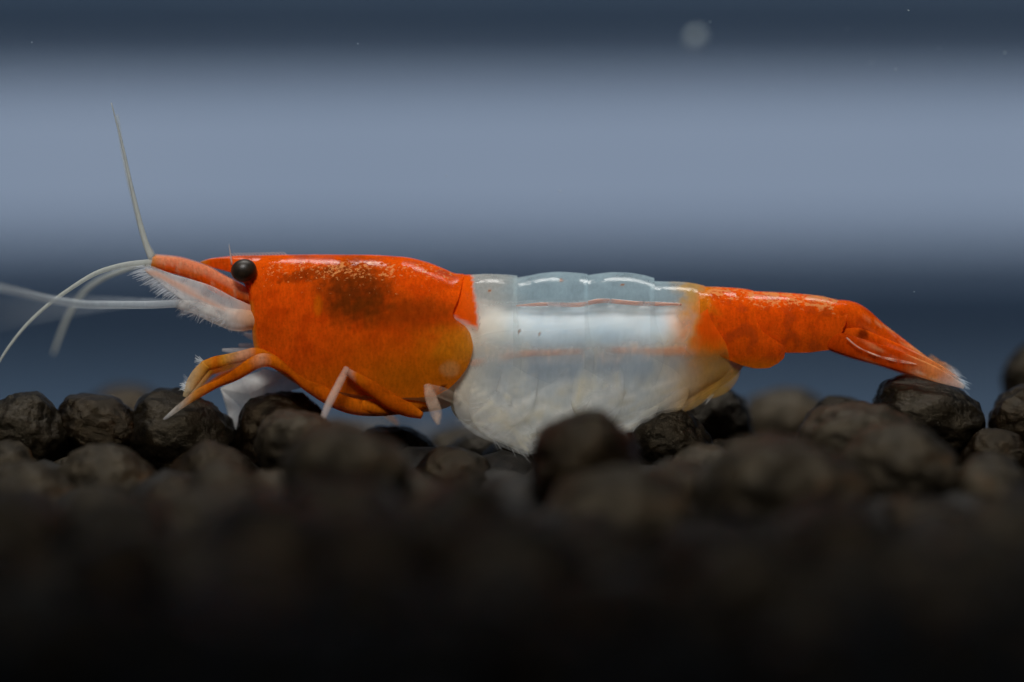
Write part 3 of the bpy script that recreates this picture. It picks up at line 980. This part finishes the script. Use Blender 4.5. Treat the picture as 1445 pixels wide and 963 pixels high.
# yellow crumbs and cream underside between the legs
sweep('underside', [(384, 512, 0), (440, 538, 0), (500, 558, 0), (560, 564, 0), (620, 556, 0), (660, 530, 0)], [6, 14, 17, 17, 22, 20], [22, 40, 48, 50, 48, 40], M_CLEAR, shrimp, ROOT,
      lambda x, y, d: mixc((0.82, 0.55, 0.22, .92), (0.8, .72, .56, .8), sstep(590, 640, x)), n=20, steps=40)


# ---- swimmerets
def swim_pig(warm, nx, ny, seed):
    def f(x, y, d):
        n = nz(x * .6, y, d, .05)
        st = noise.noise(Vector(((x * nx + y * ny) * .16, (x * ny - y * nx) * .010, seed)))      # rays along the blade
        c = (0.88, 0.88, 0.84, .16 + .10 * n + .16 * st)
        c = mixc(c, (0.86, 0.74, 0.48, .34), sstep(.1, .5, st) * .7)
        c = mixc(c, (0.78, 0.46, 0.10, .26), sstep(905, 1000, x) * warm)
        return (c[0], c[1], c[2], max(0, c[3]) * sstep(506, 550 - 20 * warm, y))
    return f


SW = [  # base, mid, tip, half width, warm
    ((672, 506), (668, 566), (746, 642), 34, 0),
    ((700, 504), (692, 574), (752, 636), 36, 0),
    ((742, 504), (724, 566), (664, 594), 34, 0),
    ((772, 502), (766, 562), (790, 626), 44, 0),
    ((830, 502), (800, 560), (690, 606), 36, 0),
    ((850, 502), (842, 556), (824, 620), 44, 0),
    ((880, 502), (860, 548), (740, 622), 30, 0),
    ((908, 502), (900, 552), (860, 612), 42, 1),
    ((950, 502), (945, 546), (880, 604), 34, 1),
    ((988, 498), (975, 536), (900, 600), 28, 1),
    ((1026, 500), (1004, 530), (930, 590), 20, 1),
    ((1040, 496), (1026, 530), (980, 562), 18, 1),
]
def skirt_pig(x, y, d):
    n, m = nz(x, y * .4, d, .03), nz(x, y * .5, d, .09)
    st = noise.noise(Vector(((y + .42 * x) * .11, (x - .42 * y) * .006, 4.0))) + .5 * noise.noise(Vector(((y + .42 * x) * .3, (x - .42 * y) * .012, 9.0)))
    low = sstep(535, 580, y + 16 * n + .10 * (x - 740))
    c = (0.58, 0.66, 0.72, .46 + .22 * n)
    c = mixc(c, (0.80, 0.84, 0.82, .62), low)
    c = mixc(c, (0.95, 0.93, 0.86, .85), low * sstep(.05, .5, st) * .9)
    c = mixc(c, (0.78, 0.70, 0.50, .62), low * sstep(.0, .4, -st) * .6)
    c = mixc(c, (0.88, 0.66, 0.50, .8), (1 - sstep(3, 14, abs(y - 498 + 16 * n))) * (.30 + .8 * max(0, m)))
    c = mixc(c, (0.82, 0.76, 0.60, .72), (1 - sstep(4, 16, abs(((x + 8 * m - 690 + .25 * (y - 500)) % 97) - 48))) * .45 * (1 - low))
    c = mixc(c, (0.80, 0.48, 0.13, .6), sstep(915, 1015, x + 14 * n + .25 * (540 - y)))
    c = mixc(c, (0.88, 0.78, 0.62, .8), 1 - sstep(655, 710, x + 12 * n))
    return (c[0], c[1], c[2], c[3] * (.04 + .96 * sstep(455, 512, y + 10 * m)))


# clear skirt of membrane between the belly and the swimmerets
loft('skirt', [632, 640, 665, 690, 720, 745, 770, 800, 840, 870, 920, 960, 1000, 1030, 1052], [520, 470, 440, 430, 426, 424, 424, 424, 424, 424, 426, 430, 440, 462, 505],
     [560, 584, 603, 617, 631, 641, 641, 634, 621, 612, 597, 578, 556, 538, 514], [20, 44, 54, 56, 57, 57, 57, 57, 57, 56, 54, 50, 44, 34, 14],
     np.linspace(632, 1052, 140), M_CLEAR,
     skirt_pig, n=72, pw=.85)
for k, (b, m, t, hw, warm) in enumerate(SW):
    for side in (-1, 1):
        dz = (48 + 5 * (k % 3) if k < 7 else 36 if k < 9 else 24) * side
        v = Vector((t[0] - m[0], t[1] - m[1])).normalized()
        pt = [(b[0], b[1], dz * .9), ((b[0] + m[0]) / 2, (b[1] + m[1]) / 2, dz), (m[0], m[1], dz * 1.05), ((m[0] + t[0]) / 2 + 4, (m[1] + t[1]) / 2 + 3, dz), (t[0], t[1], dz * .9)]
        s_ = sweep('swimmeret', pt, [hw * .5, hw * .8, hw * .85, hw * .6, 3], [7, 6, 5, 4, 1.5], M_CLEAR, shrimp, ROOT, swim_pig(warm, -v.y, v.x, k * 3.7), n=16, steps=30)
        ls = []
        v = Vector((t[0] - m[0], t[1] - m[1])).normalized()
        nn = Vector((-v.y, v.x))
        for q in range(8):
            f = random.random()
            sd = random.choice((-1, 1))
            wq = hw * .6 * (1 - f) + 2
            x = (m[0] + t[0]) / 2 * (1 - f) + t[0] * f + nn.x * wq * sd * .9
            y = (m[1] + t[1]) / 2 * (1 - f) + t[1] * f + nn.y * wq * sd * .9
            dr = (v + nn * sd * random.uniform(.05, .5)).normalized()
            ln = random.uniform(9, 19)
            ls.append([(x, y, dz), (x + dr.x * ln * .5, y + dr.y * ln * .5, dz + random.uniform(-3, 3)), (x + dr.x * ln + v.x * 2, y + dr.y * ln + v.y * 2, dz + random.uniform(-6, 6))])
        hairs('setae', ls, .6, s_, ROOT, const(.80, .80, .76, .25))

# ------------------------------------------------------------------ pale flake wedged between two granules under the front legs
fp = [(310, 548, 4), (340, 534, -6), (372, 522, 6), (404, 530, 2), (430, 545, 10), (380, 560, 8), (360, 585, 2), (343, 600, 6), (333, 613, 4), (322, 590, -2), (352, 556, -10), (338, 575, 8), (372, 545, -6)]
tri = [(0, 1, 10), (1, 12, 10), (1, 2, 12), (2, 3, 12), (3, 4, 5), (3, 5, 12), (12, 5, 6), (12, 6, 10), (10, 6, 11), (6, 7, 11), (7, 8, 11), (8, 9, 11), (9, 0, 11), (0, 10, 11)]
FR = P(333, 613, 24)
fo = build('shed_flake', [(x, y, d + 18) for x, y, d in fp], tri, M_CLEAR, None, FR, lambda x, y, d: (0.88, 0.88, 0.84, .62 + .5 * nz(x, y, d, .05)), smooth=False)
sm = fo.modifiers.new('subdivision', 'SUBSURF')
sm.levels = sm.render_levels = 2
sm.subdivision_type = 'SIMPLE'
so = fo.modifiers.new('thickness', 'SOLIDIFY')
so.thickness = 3 * S
tag(fo, 'crumpled pale translucent flake wedged between two granules under the front legs', 'flake')

# ------------------------------------------------------------------ specks drifting in the water
mm = granule_mesh(900, 2, M_MOTE)
sp = random.Random(5)


def mote(x, y, d, r, label, group=None):
    k = (CAM_D / S + d) / (CAM_D / S)
    o = bpy.data.objects.new('water_speck', mm)
    col.objects.link(o)
    o.location = P(722.5 + (x - 722.5) * k, 481.5 + (y - 481.5) * k, d)
    o.scale = (r * S * sp.uniform(.8, 1.8), r * S, r * S)
    o.rotation_euler = (0, sp.uniform(0, 3), 0)
    tag(o, label, 'speck', group)


mote(981, 54, 640, 9.5, 'round blurred pale speck drifting in the water above the tail')
for (x, y) in ((1418, 74), (1264, 98), (1195, 41), (1090, 125), (1282, 15), (1325, 68), (1002, 31), (1230, 88), (630, 248),
               (790, 270), (355, 158), (1290, 412), (45, 60), (505, 62), (1150, 70)):
    mote(x, y, sp.uniform(-120, 120), sp.uniform(.5, .95), 'tiny pale speck drifting in the clear water', 'specks drifting in the water')
